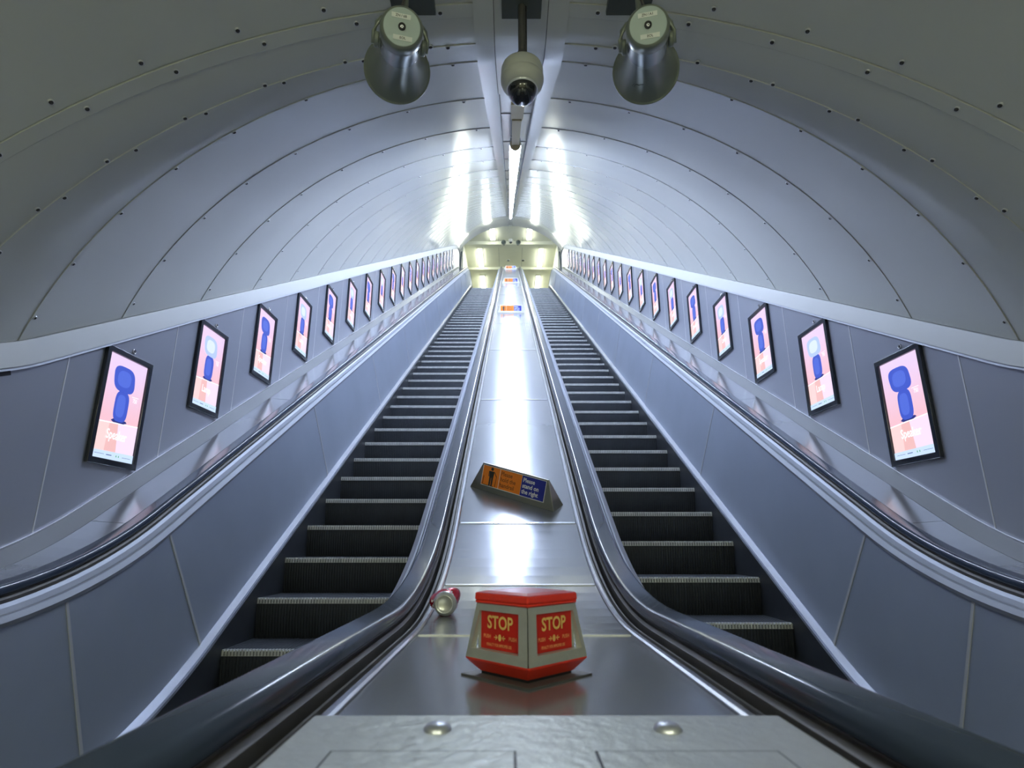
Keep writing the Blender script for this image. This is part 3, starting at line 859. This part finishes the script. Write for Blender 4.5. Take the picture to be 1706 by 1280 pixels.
# ------------------------------------------------------------------ horn loudspeakers
def make_horn(name_txt):
    # local axis: +Y is where the mouth points, cap at y=0
    r = thing('horn_loudspeaker', '', 'loudspeaker')
    ax = lambda v: (v[0], v[2], v[1])
    mb = MB()
    mb.lathe([(.0005, 0), (.050, 0), (.052, .0006)], M['horn_face'], ax, 40, smooth=False)
    cap = mb.build('end_disc', r); cap['label'] = 'pale disc with printed stickers'
    mb = MB(); mb.lathe([(.052, .0005), (.058, .004), (.0615, .012), (.0620, .045), (.0600, .048)], M['horn'], ax, 40); mb.build('end_cap', r)
    mb = MB(); mb.lathe([(.0595, .046), (.0595, .135), (.0600, .137), (.0600, .142)], M['horn_body'], ax, 40); mb.build('driver_body', r)
    mb = MB()
    prof = [(.0595, .142), (.060, .17), (.063, .20), (.069, .23), (.078, .262), (.090, .29), (.103, .312), (.108, .318), (.1105, .318), (.1105, .323), (.106, .324), (.098, .308), (.085, .284), (.070, .25), (.060, .22), (.052, .18), (.0005, .17)]
    mb.lathe(prof, M['horn'], ax, 48); mb.build('bell', r)
    mb = MB(); mb.lathe([(.0105, -.0002), (.0105, -.004), (.0065, -.0045), (.0065, -.0015)], M['ink'], ax, 20)
    mb.lathe([(.0064, -.001), (.0055, -.0035), (.0024, -.0035)], M['bright'], ax, 16); mb.lathe([(.0024, -.003), (.0005, -.003)], M['ink'], ax, 12); mb.build('lock', cap)
    for (v, u, tx) in ((.028, -.004 if name_txt[0] == 'ZN / 6B' else .0, name_txt[0]), (-.030, .004, name_txt[1])):
        mb = MB(); mb.box((u-.027, -.0012, v-.0065), (u+.027, .0002, v+.0065), M['paper'])
        vv, ff = text2d(tx, .0095, .0002)
        mb.add([(u+a, -.0016, v+b) for a, b in vv], ff, M['guide']); mb.build('sticker', cap)
    for sg in (-1, 1):
        mb = MB()
        mb.lathe([(.0005, 0), (.020, 0), (.022, .003), (.022, .012), (.018, .015), (.0005, .016)], M['horn'], lambda v, sg=sg: (sg*(.062+v[2]), .115+v[0], v[1]), 24)
        mb.build('pivot', r)
    return r
def place_horn(o, cap, rim):
    a = Vector(cap); b = Vector(rim); d = (b-a).normalized()
    o.location = a; o.rotation_mode = 'QUATERNION'
    # +Y along d, keep X level
    x = d.cross(Vector((0, 0, 1))).normalized(); z = x.cross(d)
    Mx = Matrix((x, d, z)).transposed(); o.rotation_quaternion = Mx.to_quaternion()
def yoke(o, top_z, word):
    mb = MB()
    # U yoke in local frame around the driver, open upward and back to the ceiling bracket
    for sg in (-1, 1):
        mb.tube([(sg*.0785, .118, -.012), (sg*.0785, .114, .022), (sg*.072, .118, .048), (sg*.055, .12, .068)], .0075, M['horn'], 10)
    mb.tube([(-.056, .12, .068), (.056, .12, .068)], .0075, M['horn'], 10)
    mb.build('yoke', o)
horn_l = make_horn(('ZN / 6B', 'EOL')); horn_r = make_horn(('ZN / A1', 'EOL'))
for o, sg, word in ((horn_l, -1, 'left'), (horn_r, 1, 'right')):
    place_horn(o, (sg*.350+.004, 1.315, CZ+1.415+(.006 if sg > 0 else 0)), (sg*.424, 1.62, CZ+1.548))
    yoke(o, 0, word)
    o['label'] = 'grey horn loudspeaker under the vault, on the %s of the dome camera' % word
    o['group'] = 'horn loudspeakers at the foot of the vault'
# scribble on the right bell
mb = MB(); pts = []
for (u, v) in ((0, .0), (.006, -.012), (.010, .0), (.013, -.012), (.018, -.014), (.026, -.012), (.034, -.016), (.045, -.018)):
    yy = .262+v*1.2; rr = .0795+v*.35; ang = radians(232)+u*11
    pts.append((rr*cos(ang), yy, rr*sin(ang)))
mb.tube(pts, .0009, M['ink'], 6); mb.build('scribble', horn_r)
# ceiling mounting plates
for sg, word in ((-1, 'left'), (1, 'right')):
    o = thing('mounting_bracket', 'dark metal bracket on the vault above the %s horn loudspeaker' % word, 'bracket', (sg*.375, 1.45, 0), (0, 0, 0), 'brackets above the horn loudspeakers')
    zt = P(0, VN+sqrt(VR**2-.375**2), 1.2)[2]
    mb = MB(); mb.box((-.075, -.15, zt-.014), (.075, .17, zt+.02), M['cavity']); mb.build('plate', o)
    mb = MB(); mb.box((-.060, -.02, zt-.05), (-.050, .08, zt-.01), M['cavity']); mb.box((.050, -.02, zt-.05), (.060, .08, zt-.01), M['cavity'])
    mb.build('lug', o)
    mb = MB(); mb.tube([(-.02*sg, -.03, zt-.01), (-.02*sg, -.032, zt-.10), (-.015*sg, -.05, zt-.18), (-.010*sg, -.10, CZ+1.49)], .0045, M['guide'], 8); mb.build('cable', o)
    mb = MB(); mb.tube([(0, .02, zt-.01), (0, .02, CZ+1.56)], .010, M['horn'], 10); mb.build('stem', o)

# ------------------------------------------------------------------ dome camera
dc = thing('dome_camera', 'cream dome security camera hanging on a rod between the loudspeakers', 'security camera', (0.002, 1.60, CZ+1.50))
mb = MB(); mb.lathe([(.0005, .060), (.050, .058), (.066, .050), (.070, .038), (.071, .010), (.0705, .008), (.0705, .005), (.072, .003), (.072, -.008), (.067, -.024), (.058, -.034), (.0515, -.038), (.0005, -.038)], M['white'], None, 48)
mb.build('housing', dc)
mb = MB(); mb.lathe([(.0495, -.036), (.049, -.050), (.045, -.064), (.036, -.077), (.021, -.0855), (.0005, -.088)], M['glass_dark'], None, 40); mb.build('dome', dc)
mb = MB(); mb.lathe([(.0525, -.0370), (.052, -.042), (.049, -.044)], M['cap_clear'], None, 40); mb.build('dome_ring', dc)
zc = P(0, 2.07, 1.4)[2]-(CZ+1.50)
mb = MB()
mb.lathe([(.0125, .050), (.0125, zc-.0)], M['guide'], None, 20)
mb.lathe([(.020, .050), (.020, .075), (.016, .080), (.016, .11), (.0125, .115)], M['guide'], None, 20)
mb.tube([(.014, .0, .08), (.015, .0, zc)], .0035, M['screw'], 8)
mb.build('rod', dc)
mb = MB(); mb.box((-.07, -.05, zc-.02), (.07, .05, zc+.01), M['cavity']); mb.build('ceiling_plate', dc, bevel=.002)

# small set under the first beam of the upper hall
hc_ = [( -.30, 'left'), (.34, 'right')]
for x, word in hc_:
    o = make_horn(('', '')) if False else copy_tree(horn_l)
    place_horn(o, (x, 23.70, HC-.02-.16), (x*1.03, 23.38, HC-.10-.16))
    for ch_ in list(o.children):
        if ch_.name.startswith('end_disc'): pass
    o['label'] = 'small dark horn loudspeaker under the upper hall beam, %s of its pair' % word
    o['group'] = 'horn loudspeakers under the upper hall beam'
o = thing('security_camera', 'small pale camera under the upper hall beam between two horns', 'security camera', (.01, 23.60, HC-.001))
mb = MB(); mb.lathe([(.09, 0), (.10, -.02), (.10, -.09), (.07, -.13)], M['white'], None, 28); mb.build('housing', o)
mb = MB(); mb.lathe([(.07, -.125), (.062, -.17), (.03, -.195), (.0005, -.20)], M['glass_dark'], None, 28); mb.build('dome', o)
